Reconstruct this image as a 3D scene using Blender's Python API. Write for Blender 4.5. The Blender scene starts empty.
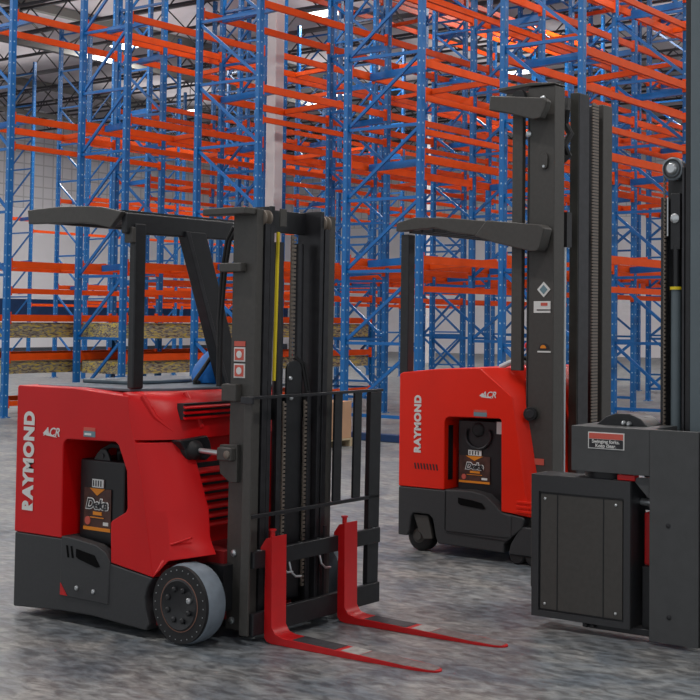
import bpy, bmesh, math, random
from mathutils import Vector, Matrix
random.seed(7)
S = bpy.context.scene
COL = S.collection

# ------------------------------------------------------------------ camera
def make_camera():
    yaw, pit, rol, H = math.radians(122.4), math.radians(2.37), math.radians(0.40), 1.55
    F = Vector((math.cos(yaw)*math.cos(pit), math.sin(yaw)*math.cos(pit), math.sin(pit)))
    R = Vector((math.sin(yaw), -math.cos(yaw), 0)); U = R.cross(F)
    Rr = R*math.cos(rol)+U*math.sin(rol); Ur = -R*math.sin(rol)+U*math.cos(rol)
    m = Matrix((Rr, Ur, -F)).transposed().to_4x4(); m.translation = (0, 0, H)
    cd = bpy.data.cameras.new('camera'); c = bpy.data.objects.new('camera', cd); COL.objects.link(c)
    c.matrix_world = m
    cd.sensor_width = 36; cd.sensor_height = 36; cd.lens = 1279/700*36
    cd.shift_x = (350-544)/700; cd.shift_y = (270-350)/700
    cd.clip_end = 400
    S.camera = c
make_camera()

# ------------------------------------------------------------------ world, exposure
S.view_settings.view_transform = 'Standard'; S.view_settings.look = 'None'
S.view_settings.gamma = 1; S.view_settings.use_curve_mapping = False
S.view_settings.exposure = 0.0
w = bpy.data.worlds.new('world'); S.world = w; w.use_nodes = True
bg = w.node_tree.nodes['Background']; bg.inputs[0].default_value = (0.93, 0.96, 1.0, 1); bg.inputs[1].default_value = 0.62
def area(loc, sx, sy, power, col=(1, .97, .93), rot=(0, 0, 0)):
    l = bpy.data.lights.new('hall_light', 'AREA'); l.shape = 'RECTANGLE'; l.size = sx; l.size_y = sy
    l.energy = power; l.color = col
    o = bpy.data.objects.new('hall_light', l); COL.objects.link(o); o.location = loc; o.rotation_euler = rot
    return o
LAMPS = [(x, y) for x in (-40, -32, -24, -16, -8, 0) for y in (2, 9, 16.5, 26.3, 36)]
def lamp_w(y): return {2: 250, 9: 260, 16.5: 300, 26.3: 430, 36: 520}[y]
for x, y in LAMPS:
    area((x, y, 10.02), 1.1, .5, lamp_w(y))
    area((x, y, 10.22), 5.5, 5.5, lamp_w(y)*.16, rot=(math.pi, 0, 0))  # added upward fill that brightens the ceiling, not a separate fixture

# ------------------------------------------------------------------ materials
def lin(c):
    return tuple(((v/255)/12.92 if v/255 <= .04045 else ((v/255+.055)/1.055)**2.4) for v in c)+(1,)
def mat(name, rgb, rough=.5, metal=0., spec=.5, noise=0., nscale=30., bump=0., coat=0.):
    m = bpy.data.materials.new(name); m.use_nodes = True; nt = m.node_tree; b = nt.nodes['Principled BSDF']
    b.inputs['Base Color'].default_value = lin(rgb); b.inputs['Roughness'].default_value = rough
    b.inputs['Metallic'].default_value = metal; b.inputs['Specular IOR Level'].default_value = spec
    b.inputs['Coat Weight'].default_value = coat; b.inputs['Coat Roughness'].default_value = .15
    if noise or bump:
        tc = nt.nodes.new('ShaderNodeTexCoord'); n = nt.nodes.new('ShaderNodeTexNoise')
        n.inputs['Scale'].default_value = nscale; n.inputs['Detail'].default_value = 6
        nt.links.new(tc.outputs['Object'], n.inputs['Vector'])
        if noise:
            r = nt.nodes.new('ShaderNodeValToRGB'); a = lin(rgb)
            r.color_ramp.elements[0].position = .3; r.color_ramp.elements[1].position = .7
            r.color_ramp.elements[0].color = tuple(v*(1-noise) for v in a[:3])+(1,)
            r.color_ramp.elements[1].color = tuple(min(1, v*(1+noise)) for v in a[:3])+(1,)
            nt.links.new(n.outputs['Fac'], r.inputs['Fac']); nt.links.new(r.outputs['Color'], b.inputs['Base Color'])
        if bump:
            bp = nt.nodes.new('ShaderNodeBump'); bp.inputs['Strength'].default_value = bump; bp.inputs['Distance'].default_value = .004
            nt.links.new(n.outputs['Fac'], bp.inputs['Height']); nt.links.new(bp.outputs['Normal'], b.inputs['Normal'])
    return m
RED = mat('truck_red_paint', (206, 8, 14), .38, spec=.35, noise=.05, nscale=3, coat=.0)
RED2 = mat('truck_bright_red_paint', (236, 36, 8), .40, spec=.35, noise=.05, nscale=3, coat=.0)
DKRED = mat('fork_red_paint', (192, 16, 20), .42, noise=.08, nscale=12)
GREY = mat('charcoal_powder_coat', (68, 66, 63), .5, noise=.08, nscale=40, bump=.15)
GREY2 = mat('dark_moulded_cover', (52, 53, 55), .55, noise=.05, nscale=60, bump=.2)
PANEL = mat('blue_grey_panel_coat', (70, 71, 72), .42, noise=.08, nscale=14, bump=.08)
COLM = mat('slate_mast_coat', (92, 104, 110), .45, noise=.05, nscale=8)
BLACK = mat('black_steel', (30, 31, 34), .42, noise=.2, nscale=25)
RAIL = mat('dark_rolled_steel', (50, 50, 53), .34, metal=.35, noise=.2, nscale=20)
RUB = mat('black_rubber', (28, 28, 30), .65, noise=.15, nscale=40)
TREAD = mat('worn_grey_tread', (118, 128, 138), .7, noise=.12, nscale=18, bump=.3)
BATT = mat('battery_case', (24, 25, 28), .4, noise=.08, nscale=20)
CHAIN = mat('oiled_chain_steel', (118, 108, 98), .45, metal=.15)
STEEL = mat('bright_steel', (200, 204, 206), .3, metal=.8)
COPPER = mat('copper_ring', (150, 110, 95), .4, metal=.4)
WHITE = mat('decal_white', (225, 225, 222), .5)
DECBR = mat('decal_brown', (74, 44, 36), .5, noise=.5, nscale=18)
DECOR = mat('decal_orange', (232, 140, 30), .5)
DECRED = mat('decal_red', (205, 92, 78), .5)
DECBL = mat('decal_grey_blue', (110, 140, 150), .5)
DECDK = mat('decal_dark', (40, 40, 44), .5)
VOID = mat('slot_shadow_black', (8, 8, 9), .8, spec=.1)
YEL = mat('yellow_hose', (230, 205, 30), .5)
BAG = mat('blue_nylon', (0, 112, 200), .6, noise=.15, nscale=12, bump=.5)
DECK = mat('deck_rubber_mat', (84, 98, 108), .45, noise=.1, nscale=20)
BLUE = mat('rack_blue', (0, 96, 166), .3, spec=.5, noise=.06, nscale=6)
NAVY = mat('navy_steel', (12, 48, 92), .5, noise=.2, nscale=4)
ORANGE = mat('rack_orange', (222, 76, 6), .5, spec=.25, noise=.06, nscale=6)
CARD = mat('cardboard', (176, 138, 108), .8, noise=.06, nscale=6)
WOOD = mat('pallet_wood', (176, 160, 130), .8, noise=.2, nscale=14)
TRUSS = mat('joist_steel', (60, 58, 62), .6)
TRUSSL = mat('girder_primer', (112, 112, 108), .6)
COLW = mat('column_paint', (205, 200, 200), .6, noise=.04, nscale=2)
LENS = mat('lens_glass', (250, 250, 240), .3)
nt = LENS.node_tree; nt.nodes['Principled BSDF'].inputs['Emission Color'].default_value = (1, .96, .85, 1)
nt.nodes['Principled BSDF'].inputs['Emission Strength'].default_value = 6
def roller_mat():
    m = mat('roller_deck', (150, 130, 80), .6); nt = m.node_tree; b = nt.nodes['Principled BSDF']
    tc = nt.nodes.new('ShaderNodeTexCoord'); mp = nt.nodes.new('ShaderNodeMapping'); mp.inputs['Scale'].default_value = (6, 3, 14)
    n = nt.nodes.new('ShaderNodeTexNoise'); n.inputs['Scale'].default_value = 2.2; n.inputs['Detail'].default_value = 5; n.inputs['Distortion'].default_value = 1.5
    r = nt.nodes.new('ShaderNodeValToRGB'); e = r.color_ramp.elements
    e[0].position = .36; e[0].color = lin((84, 62, 50)); e[1].position = .62; e[1].color = lin((206, 180, 70))
    q = e.new(.48); q.color = lin((136, 132, 124))
    nt.links.new(tc.outputs['Object'], mp.inputs[0]); nt.links.new(mp.outputs[0], n.inputs['Vector'])
    nt.links.new(n.outputs['Fac'], r.inputs['Fac']); nt.links.new(r.outputs[0], b.inputs['Base Color'])
    return m
ROLL = roller_mat()
def post_mat():
    m = mat('rack_blue_punched', (0, 96, 162), .42); nt = m.node_tree; b = nt.nodes['Principled BSDF']
    N = nt.nodes.new; L = nt.links.new
    tc = N('ShaderNodeTexCoord'); sx = N('ShaderNodeSeparateXYZ'); L(tc.outputs['Object'], sx.inputs[0])
    def math_(op, a, b_=None):
        q = N('ShaderNodeMath'); q.operation = op
        for i, v in enumerate((a, b_)):
            if v is None: continue
            if isinstance(v, (int, float)): q.inputs[i].default_value = v
            else: L(v, q.inputs[i])
        return q.outputs[0]
    fz = math_('FRACT', math_('DIVIDE', sx.outputs[2], .17)); a = math_('LESS_THAN', fz, .13)
    mn = math_('MINIMUM', math_('ABSOLUTE', sx.outputs[0]), math_('ABSOLUTE', sx.outputs[1]))
    bb = math_('LESS_THAN', mn, .011); f = math_('MULTIPLY', a, bb)
    mx = N('ShaderNodeMix'); mx.data_type = 'RGBA'
    L(f, mx.inputs[0]); mx.inputs[6].default_value = lin((0, 96, 162)); mx.inputs[7].default_value = lin((150, 178, 200))
    L(mx.outputs[2], b.inputs['Base Color'])
    return m
POSTM = post_mat()
def floor_mat():
    m = mat('polished_concrete', (150, 150, 150), .5); nt = m.node_tree; b = nt.nodes['Principled BSDF']
    N = nt.nodes.new; L = nt.links.new
    tc = N('ShaderNodeTexCoord')
    def noise(scale, det, rot, stretch, dist=0):
        mp = N('ShaderNodeMapping'); mp.inputs['Rotation'].default_value = (0, 0, rot); mp.inputs['Scale'].default_value = stretch
        n = N('ShaderNodeTexNoise'); n.inputs['Scale'].default_value = scale; n.inputs['Detail'].default_value = det; n.inputs['Distortion'].default_value = dist
        n.inputs['Roughness'].default_value = .6
        L(tc.outputs['Object'], mp.inputs[0]); L(mp.outputs[0], n.inputs['Vector']); return n.outputs['Fac']
    n1 = noise(1.6, 10, .5, (1, 1.6, 1), 1.0); n2 = noise(9, 12, .9, (1, 2.4, 1), .5); n3 = noise(.12, 3, 0, (1, 1, 1))
    def ramp(f, p0, c0, p1, c1):
        r = N('ShaderNodeValToRGB'); e = r.color_ramp.elements
        e[0].position = p0; e[0].color = lin(c0); e[1].position = p1; e[1].color = lin(c1); L(f, r.inputs[0]); return r.outputs[0]
    def mix(bt, f, a, c):
        x = N('ShaderNodeMix'); x.data_type = 'RGBA'; x.blend_type = bt
        if isinstance(f, float): x.inputs[0].default_value = f
        else: L(f, x.inputs[0])
        L(a, x.inputs[6]); L(c, x.inputs[7]); return x.outputs[2]
    a = ramp(n1, .38, (102, 110, 117), .64, (143, 143, 140))
    c = ramp(n2, .38, (104, 104, 106), .64, (214, 214, 213))
    o = mix('OVERLAY', .75, a, c)
    L(o, b.inputs['Base Color'])
    rr = N('ShaderNodeMapRange'); L(n2, rr.inputs[0]); rr.inputs[3].default_value = .3; rr.inputs[4].default_value = .55
    L(rr.outputs[0], b.inputs['Roughness'])
    bp = N('ShaderNodeBump'); bp.inputs['Strength'].default_value = .12; bp.inputs['Distance'].default_value = .01
    L(n2, bp.inputs['Height']); L(bp.outputs[0], b.inputs['Normal'])
    return m
FLOOR = floor_mat()
def wall_mat(name, rgb, z_split=None, axis=1):
    m = mat(name, rgb, .7); nt = m.node_tree; b = nt.nodes['Principled BSDF']; N = nt.nodes.new; L = nt.links.new
    tc = N('ShaderNodeTexCoord'); mp = N('ShaderNodeMapping')
    if axis == 1: mp.inputs['Rotation'].default_value = (0, math.radians(90), 0)
    else: mp.inputs['Rotation'].default_value = (math.radians(90), 0, 0)
    br = N('ShaderNodeTexBrick'); br.offset = 0; br.inputs['Scale'].default_value = 1
    br.inputs['Brick Width'].default_value = .5; br.inputs['Row Height'].default_value = .5; br.inputs['Mortar Size'].default_value = .03
    c = lin(rgb); br.inputs['Color1'].default_value = c; br.inputs['Color2'].default_value = c
    br.inputs['Mortar'].default_value = tuple(v*.72 for v in c[:3])+(1,)
    L(tc.outputs['Object'], mp.inputs[0]); L(mp.outputs[0], br.inputs['Vector'])
    sx = N('ShaderNodeSeparateXYZ'); L(tc.outputs['Object'], sx.inputs[0])
    gt = N('ShaderNodeMath'); gt.operation = 'GREATER_THAN'; gt.inputs[1].default_value = z_split or 6.5; L(sx.outputs[2], gt.inputs[0])
    mx = N('ShaderNodeMix'); mx.data_type = 'RGBA'; L(gt.outputs[0], mx.inputs[0]); mx.inputs[6].default_value = lin(tuple(min(255, v+12) for v in rgb))
    L(br.outputs['Color'], mx.inputs[7]); L(mx.outputs[2], b.inputs['Base Color'])
    return m
WALL = wall_mat('insulated_wall_panel', (232, 230, 234))
CEIL = mat('roof_deck', (196, 190, 196), .8, noise=.08, nscale=1)

# ------------------------------------------------------------------ mesh helpers
class M:
    def __init__(s): s.b = bmesh.new()
    def faces(s, vs, fs):
        v = [s.b.verts.new(p) for p in vs]
        for f in fs:
            try: s.b.faces.new([v[i] for i in f])
            except ValueError: pass
        return s
    def box(s, x0, x1, y0, y1, z0, z1):
        return s.faces([(x, y, z) for z in (z0, z1) for y in (y0, y1) for x in (x0, x1)],
                       [(0, 2, 3, 1), (4, 5, 7, 6), (0, 1, 5, 4), (2, 6, 7, 3), (0, 4, 6, 2), (1, 3, 7, 5)])
    def prism(s, pts, ax, a, b):
        def P(u, v, t): return {'X': (t, u, v), 'Y': (u, t, v), 'Z': (u, v, t)}[ax]
        n = len(pts)
        return s.faces([P(u, v, a) for u, v in pts]+[P(u, v, b) for u, v in pts],
                       [tuple(range(n)), tuple(range(2*n-1, n-1, -1))]+[(i, (i+1) % n, n+(i+1) % n, n+i) for i in range(n)])
    def bar(s, p, q, w, h, up=(0, 0, 1)):
        p, q = Vector(p), Vector(q); d = (q-p).normalized(); u = Vector(up)
        if abs(d.dot(u)) > .99: u = Vector((1, 0, 0))
        r = d.cross(u).normalized(); u = r.cross(d).normalized()
        vs = [e+r*a*w/2+u*c*h/2 for e in (p, q) for a, c in ((-1, -1), (1, -1), (1, 1), (-1, 1))]
        return s.faces(vs, [(0, 1, 2, 3), (7, 6, 5, 4), (0, 4, 5, 1), (1, 5, 6, 2), (2, 6, 7, 3), (3, 7, 4, 0)])
    def lathe(s, p, ax, prof, n=32):
        # prof: list of (along, radius); closed at the ends
        p = Vector(p); d = Vector(ax).normalized(); r = d.orthogonal().normalized(); u = d.cross(r)
        rings = []
        for a, rad in prof:
            rings.append([s.b.verts.new(p+d*a+(r*math.cos(2*math.pi*k/n)+u*math.sin(2*math.pi*k/n))*max(rad, 1e-4)) for k in range(n)])
        for A, B in zip(rings, rings[1:]):
            for k in range(n): s.b.faces.new((A[k], A[(k+1) % n], B[(k+1) % n], B[k]))
        s.b.faces.new(rings[0][::-1]); s.b.faces.new(rings[-1]); return s
    def cyl(s, p, q, r, r2=None, n=20):
        p, q = Vector(p), Vector(q); L = (q-p).length
        return s.lathe(p, q-p, [(0, r), (L, r if r2 is None else r2)], n)
    def ring(s, p, ax, r0, r1, t, n=40):
        p = Vector(p); d = Vector(ax).normalized(); r = d.orthogonal().normalized(); u = d.cross(r); R = []
        for a, rad in ((0, r0), (0, r1), (t, r1), (t, r0)):
            R.append([s.b.verts.new(p+d*a+(r*math.cos(2*math.pi*k/n)+u*math.sin(2*math.pi*k/n))*rad) for k in range(n)])
        for i in range(4):
            A, B = R[i], R[(i+1) % 4]
            for k in range(n): s.b.faces.new((A[k], A[(k+1) % n], B[(k+1) % n], B[k]))
        return s
    def tube(s, pts, r, n=8):
        pts = [Vector(p) for p in pts]; rings = []; prev = None
        for i, p in enumerate(pts):
            d = (pts[min(i+1, len(pts)-1)]-pts[max(i-1, 0)]).normalized()
            a = d.orthogonal().normalized() if prev is None else (prev-d*prev.dot(d)).normalized()
            prev = a; c = d.cross(a)
            rings.append([s.b.verts.new(p+(a*math.cos(2*math.pi*k/n)+c*math.sin(2*math.pi*k/n))*r) for k in range(n)])
        for A, B in zip(rings, rings[1:]):
            for k in range(n): s.b.faces.new((A[k], A[(k+1) % n], B[(k+1) % n], B[k]))
        s.b.faces.new(rings[0][::-1]); s.b.faces.new(rings[-1]); return s
    def loft(s, secs):
        R = [[s.b.verts.new(p) for p in sec] for sec in secs]; n = len(R[0])
        for A, B in zip(R, R[1:]):
            for k in range(n): s.b.faces.new((A[k], A[(k+1) % n], B[(k+1) % n], B[k]))
        s.b.faces.new(R[0][::-1]); s.b.faces.new(R[-1]); return s
    def mesh(s, name, m, off=(0, 0, 0), smooth=40):
        bmesh.ops.recalc_face_normals(s.b, faces=s.b.faces[:])
        bmesh.ops.translate(s.b, verts=s.b.verts[:], vec=-Vector(off))
        if smooth:
            for f in s.b.faces: f.smooth = True
            for e in s.b.edges:
                if len(e.link_faces) == 2: e.smooth = e.calc_face_angle(0) < math.radians(smooth)
        me = bpy.data.meshes.new(name); s.b.to_mesh(me); s.b.free(); me.materials.append(m); return me
def root_loc(o):
    v = Vector((0, 0, 0))
    while o: v += o.location; o = o.parent
    return v
def part(name, m, material, parent, bevel=0, label=None, smooth=40):
    me = m.mesh(name, material, root_loc(parent) if parent else (0, 0, 0), smooth)
    o = bpy.data.objects.new(name, me); COL.objects.link(o); o.parent = parent
    if bevel:
        b = o.modifiers.new('bevel', 'BEVEL'); b.width = bevel; b.segments = 2; b.limit_method = 'ANGLE'; b.angle_limit = math.radians(40); b.harden_normals = True
    if label: o['label'] = label
    return o
def tag(o, label, cat, group=None, kind=None):
    o['label'] = label; o['category'] = cat
    if group: o['group'] = group
    if kind: o['kind'] = kind
    return o
def thing(name, loc, label, cat, group=None):
    o = bpy.data.objects.new(name, None); COL.objects.link(o); o.location = loc; o.empty_display_size = .2
    return tag(o, label, cat, group)
def struct(name, m, material, **k):
    o = part(name, m, material, None, **k); o['kind'] = 'structure'; return o
def text(name, body, origin, right, up, size, material, parent, bold=.0, sx=1., shear=0, align='CENTER', spacing=1.):
    cu = bpy.data.curves.new(name, 'FONT'); cu.body = body; cu.size = size; cu.offset = bold; cu.extrude = .0006
    cu.align_x = align; cu.align_y = 'CENTER'; cu.shear = shear; cu.space_character = spacing
    o = bpy.data.objects.new(name, cu); COL.objects.link(o)
    me = bpy.data.meshes.new_from_object(o.evaluated_get(bpy.context.evaluated_depsgraph_get()))
    bpy.data.objects.remove(o); bpy.data.curves.remove(cu)
    r = Vector(right).normalized()*sx; u = Vector(up).normalized(); n = r.normalized().cross(u)
    off = Vector(origin)-root_loc(parent)
    for v in me.vertices:
        c = v.co.copy(); v.co = off+r*c.x+u*c.y+n*(c.z+.001)
    me.materials.clear(); me.materials.append(material)
    ob = bpy.data.objects.new(name, me); COL.objects.link(ob); ob.parent = parent
    return ob
def arc(cx, cy, r, a0, a1, n=8):
    return [(cx+r*math.cos(math.radians(a0+(a1-a0)*i/n)), cy+r*math.sin(math.radians(a0+(a1-a0)*i/n))) for i in range(n+1)]
def channel(x0, x1, y0, dirn, depth, t, z0, z1, mm=None):
    mm = mm or M(); y1 = y0+dirn*t; y2 = y0+dirn*depth
    mm.prism([(x0, y0), (x1, y0), (x1, y2), (x1-t, y2), (x1-t, y1), (x0+t, y1), (x0+t, y2), (x0, y2)], 'Z', z0, z1); return mm
def chain(x, y, z0, z1, w=.022, parent=None, name='lift_chain', material=None):
    m = M(); z = z0; k = 0
    while z < z1-.012:
        m.box(x-.004, x+.004, y-w/2, y+w/2, z, z+.013)
        m.box(x-.010, x-.004, y-w*.28, y+w*.28, z+.009, z+.022)
        z += .021; k += 1
    return part(name, m, material or CHAIN, parent)

# ------------------------------------------------------------------ the hall
WX0, WX1, WY0, WY1, WZ = -50, 14, -8, 52, 11.0
struct('floor', M().box(WX0-.2, WX1, WY0, WY1+.2, -.2, 0), FLOOR, smooth=0)
struct('ceiling', M().box(WX0-.2, WX1, WY0, WY1+.2, WZ, WZ+.2), CEIL, smooth=0)
struct('wall_left', M().box(WX0-.2, WX0, WY0, WY1+.2, 0, WZ), WALL, smooth=0)
struct('wall_back', M().box(WX0, WX1, WY1, WY1+.2, 0, WZ), wall_mat('back_wall_panel', (226, 222, 226), axis=0), smooth=0)
struct('trim_1', M().box(WX0, WX0+.3, WY0, WY1, 1.75, 2.45), NAVY, smooth=0)
struct('trim_2', M().box(WX0, WX0+.3, WY0, WY1, .0, .3), mat('dark_plinth', (70, 72, 82), .7, noise=.3, nscale=1), smooth=0)
# roof joists
def joist(y, label_far):
    z0, z1 = WZ-1.05, WZ-.28
    m = M(); x0, x1 = WX0+.3, 8
    m.box(x0, x1, y-.05, y+.05, z1-.07, z1); m.box(x0, x1, y-.05, y+.05, z0, z0+.06)
    o = part('roof_joist', m, TRUSS, None); tag(o, label_far, 'roof joist', 'open web joists under the roof deck')
    mw = M(); x = x0; s = 0
    while x < x1-1:
        mw.bar((x, y, z0+.03 if s else z1-.03), (x+.85, y, z1-.03 if s else z0+.03), .03, .03); s = 1-s; x += .85
    part('joist_web', mw, TRUSS, o)
yy = 14.9
while yy < 51:
    joist(yy, 'dark open web steel joist running across the hall under the pale roof deck')
    yy += 2.1
for gx, gl in ((-44, 'leftmost pale roof girder, nearest the left wall'), (-33, 'pale roof girder second from the left wall'), (-22, 'pale roof girder third from the left wall, above the front rack rows'), (-11, 'rightmost pale roof girder, above the middle truck')):
    m = M(); m.box(gx-.12, gx+.12, 14, 51.5, WZ-.28, WZ-.02); m.box(gx-.12, gx+.12, 14, 51.5, WZ-1.4, WZ-1.25)
    o = part('roof_girder', m, TRUSSL, None); tag(o, gl, 'roof girder', 'girders under the joists')
    mw = M(); y = 14.; s = 0
    while y < 50:
        mw.bar((gx, y, WZ-1.3 if s else WZ-.28), (gx, y+1.5, WZ-.28 if s else WZ-1.3), .05, .05); s = 1-s; y += 1.5
    part('girder_web', mw, TRUSSL, o)
def column(x, y, w, label):
    m = M().box(x-w/2, x+w/2, y-w/2, y+w/2, 0, WZ)
    o = part('building_column', m, COLW, None, bevel=.02); tag(o, label, 'column', None)
column(-15.96, 16.3, .215, 'tall white square building column rising behind the front left forklift mast')
column(-29.5, 38.5, .3, 'slim pale building column far behind, right of the tall white one')
for i, (x, y) in enumerate(LAMPS):
    if y < 20 or x > -16: continue
    t = thing('high_bay_light', (x, y, 10.05), 'rectangular high bay light glowing below the roof joists above the racks', 'ceiling light', 'high bay lights under the roof')
    part('housing', M().box(x-.62, x+.62, y-.32, y+.32, 10.06, 10.18), TRUSSL, t)
    part('hanger', M().box(x-.01, x+.01, y-.01, y+.01, 10.18, WZ), TRUSS, t)
    part('lens', M().box(x-.56, x+.56, y-.26, y+.26, 10.035, 10.06), LENS, t)

# ------------------------------------------------------------------ pallet racks
BAY, PH = 3.05, 9.6
post_mesh = M()
post_mesh.prism([(-.038, -.045), (.038, -.045), (.038, .045), (-.038, .045)], 'Z', 0.012, PH).box(-.07, .07, -.07, .07, 0, .012)
post_mesh = post_mesh.mesh('post', POSTM)
def beam_mesh(L, h=.108):
    m = M().box(-.025, .025, .05, L-.05, -h/2, h/2).box(-.03, .03, .035, .075, -h*.9, h*.9).box(-.03, .03, L-.075, L-.035, -h*.9, h*.9)
    return m.mesh('load_beam', ORANGE)
BEAM = beam_mesh(BAY)
BEAMS = beam_mesh(BAY, .08)
def frame_mesh(W, up):
    m = M(); z = .25
    while z < PH-.05:
        m.box(.03, W-.03, -.018, .018, z-.022, z+.022)
        if z+1.0 < PH:
            a, c = ((0.045, z+.95), (W-.045, z+.05)) if up else ((0.045, z+.05), (W-.045, z+.95))
            m.bar((a[0], 0, a[1]), (c[0], 0, c[1]), .03, .045, up=(0, 0, 1))
        z += 1.0
    return m.mesh('upright_frame', BLUE)
def add(name, me, parent, loc):
    o = bpy.data.objects.new(name, me); COL.objects.link(o); o.parent = parent; o.location = loc; return o
def rack(X0, X1, Y0, nb, up, levels, label, low=0, oranges=True, seed=0):
    rnd = random.Random(seed)
    W = X1-X0; t = thing('pallet_rack', (X0, Y0, 0), label, 'pallet rack', 'rows of pallet racking')
    fm = frame_mesh(W, up)
    rail = M().bar((.05, 0, 0), (W-.05, 0, .05), .07, .10).mesh('deck_rail', BLUE)
    orail = M().bar((.05, 0, 0), (W-.05, 0, .05), .06, .08).mesh('cross_beam', ORANGE)
    dm = None
    for k in range(nb+1):
        f = add('upright_frame', fm, t, (0, k*BAY, 0))
        add('post', post_mesh, f, (0, 0, 0)); add('post', post_mesh, f, (W, 0, 0))
    for k in range(nb):
        for z, full in levels:
            for x in ((0, W) if full else (W,)):
                add('load_beam', BEAM if full else BEAMS, t, (x, k*BAY, z))
            if full:
                add('deck_rail', rail, t, (0, k*BAY+.45, z-.02))
                if (k+int(z)) % 3: add('cross_beam', orail, t, (0, k*BAY+1.9, z+.0))
    for k in range(low):
        for z, d in ((1.57, .2), (.95, .15), (.22, 0)):
            for x in (0, W): add('load_beam', BEAM if z < 1.6 and z > .3 else BEAMS, t, (x, k*BAY, z))
            if d:
                if dm is None: dm = {}
                if z not in dm: dm[z] = M().box(.03, W-.03, .08, BAY-.08, -.065-d-.05, -.07).mesh('roller_deck', ROLL)
                add('roller_deck', dm[z], t, (0, k*BAY, z))
    return t
LV = [(2.4, 1), (2.0, 0), (3.78, 1), (4.15, 0), (5.1, 1), (4.62, 0), (6.45, 1), (6.0, 0), (7.8, 1), (9.2, 1)]
LVL = [(2.42, 1), (2.0, 0), (4.75, 1), (4.3, 0), (6.4, 1), (8.6, 1)]
LVC = [(2.42, 1), (5.1, 1), (4.62, 0), (6.4, 1), (8.6, 1)]
rack(-9.62, -8.40, 14.12, 5, True, LV, 'pallet rack row nearest the right edge, behind the tall mast of the middle truck', seed=1)
rack(-12.02, -10.71, 13.72, 5, False, LV, 'pallet rack row whose end frame stands just right of the front forklift mast', seed=2)
rack(-15.34, -14.02, 13.98, 5, True, LVC, 'pallet rack row whose end frame stands just left of the white column', seed=3)
rack(-17.60, -16.50, 13.55, 5, False, LVL, 'pallet rack row with roller decks, its end frame behind the front forklift overhead guard', low=2, seed=4)
rack(-19.20, -17.97, 12.50, 5, True, LVL, 'leftmost front pallet rack row, at the left picture edge, with yellowish roller decks', low=2, seed=5)
rack(-24.2, -23.0, 19.5, 4, False, LVL[:5], 'pallet rack row just behind the front rows on the left', seed=6)
rack(-29.5, -28.3, 22.0, 3, True, LVL[:5], 'pallet rack row second farthest back on the left', seed=7)
rack(-36.0, -34.8, 25.0, 3, False, LVL[:4], 'pallet rack row farthest back on the left, nearest the left wall', seed=8)

# cross guard beam on the floor, carton on pallet
g = part('floor_guard_beam', M().box(-12.6, -9.9, 12.9, 13.0, .0, .10), NAVY, None, bevel=.01)
tag(g, 'low navy steel beam lying on the floor left of the middle truck', 'beam')
c = thing('cardboard_box', (-11.0, 12.05, .12), 'plain brown cardboard box on a small pallet behind the front forklift backrest', 'box')
part('carton', M().box(-11.35, -10.62, 11.74, 12.27, .1, .56), CARD, c, bevel=.008)
part('flap_seam', M().box(-11.36, -10.61, 11.995, 12.005, .555, .562), mat('parcel_tape', (150, 112, 80), .4), c)
p = thing('wooden_pallet', (-11.0, 12.05, 0), 'pale wooden pallet under the brown cardboard box', 'pallet')
m = M()
for i in range(5): m.box(-11.4+i*.17, -11.28+i*.17, 11.70, 12.31, .08, .10)
part('deck_board', m, WOOD, p)
m = M()
for y in (11.72, 11.97, 12.22): m.box(-11.4, -10.6, y, y+.08, 0, .08)
part('runner', m, WOOD, p)

# ------------------------------------------------------------------ shared truck pieces
def deka_label(par, x0, x1, z0, z1, y):
    w, h = x1-x0, z1-z0
    lab = part('battery_label', M().box(x0, x1, y-.003, y, z0, z1), DECBR, par, label='brown, white and orange battery label')
    part('label_band', M().box(x0, x1, y-.005, y-.003, z0, z0+h*.08), DECOR, lab)
    part('label_arrow', M().prism([(x0+w*.22, z1+h*.0), (x0+w*.78, z1), (x0+w*.5, z1-h*.17)], 'Y', y-.006, y-.003), DECOR, lab)
    part('label_plate', M().box(x0+w*.3, x0+w*.72, y-.004, y, z1+h*.02, z1+h*.22), WHITE, lab)
    m = M()
    for i in range(4): m.box(x0+w*(.34+.09*i), x0+w*(.37+.09*i), y-.006, y-.004, z1+h*.05, z1+h*.19)
    part('plate_marks', m, DECDK, lab)
    text('brand_lettering_outline', 'Deka', (x0+w*.5, y-.006, z0+h*.62), (1, 0, .0), (0, 0, 1), h*.33, WHITE, lab, bold=.006, sx=1.12, shear=.25)
    text('brand_lettering', 'Deka', (x0+w*.5, y-.008, z0+h*.62), (1, 0, .0), (0, 0, 1), h*.33, DECDK, lab, bold=.001, sx=1.12, shear=.25)
    part('label_stripe', M().box(x0+w*.36, x0+w*.68, y-.006, y-.003, z0+h*.37, z0+h*.45).box(x0+w*.25, x0+w*.75, y-.006, y-.003, z0+h*.3, z0+h*.32), DECOR, lab)
    part('label_seal', M().cyl((x0+w*.16, y-.006, z0+h*.22), (x0+w*.16, y-.003, z0+h*.22), h*.1), DECRED, lab)
    part('label_stamp', M().box(x0+w*.74, x0+w*.92, y-.006, y-.003, z0+h*.14, z0+h*.22), WHITE, lab)
def bolts(pts, axis, r, t, parent, name='bolt', material=None, n=14):
    for p in pts:
        q = Vector(p)+Vector(axis)*t
        part(name, M().lathe(p, axis, [(0, r), (t*.6, r), (t, r*.6)], n), material or STEEL, parent)

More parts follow.
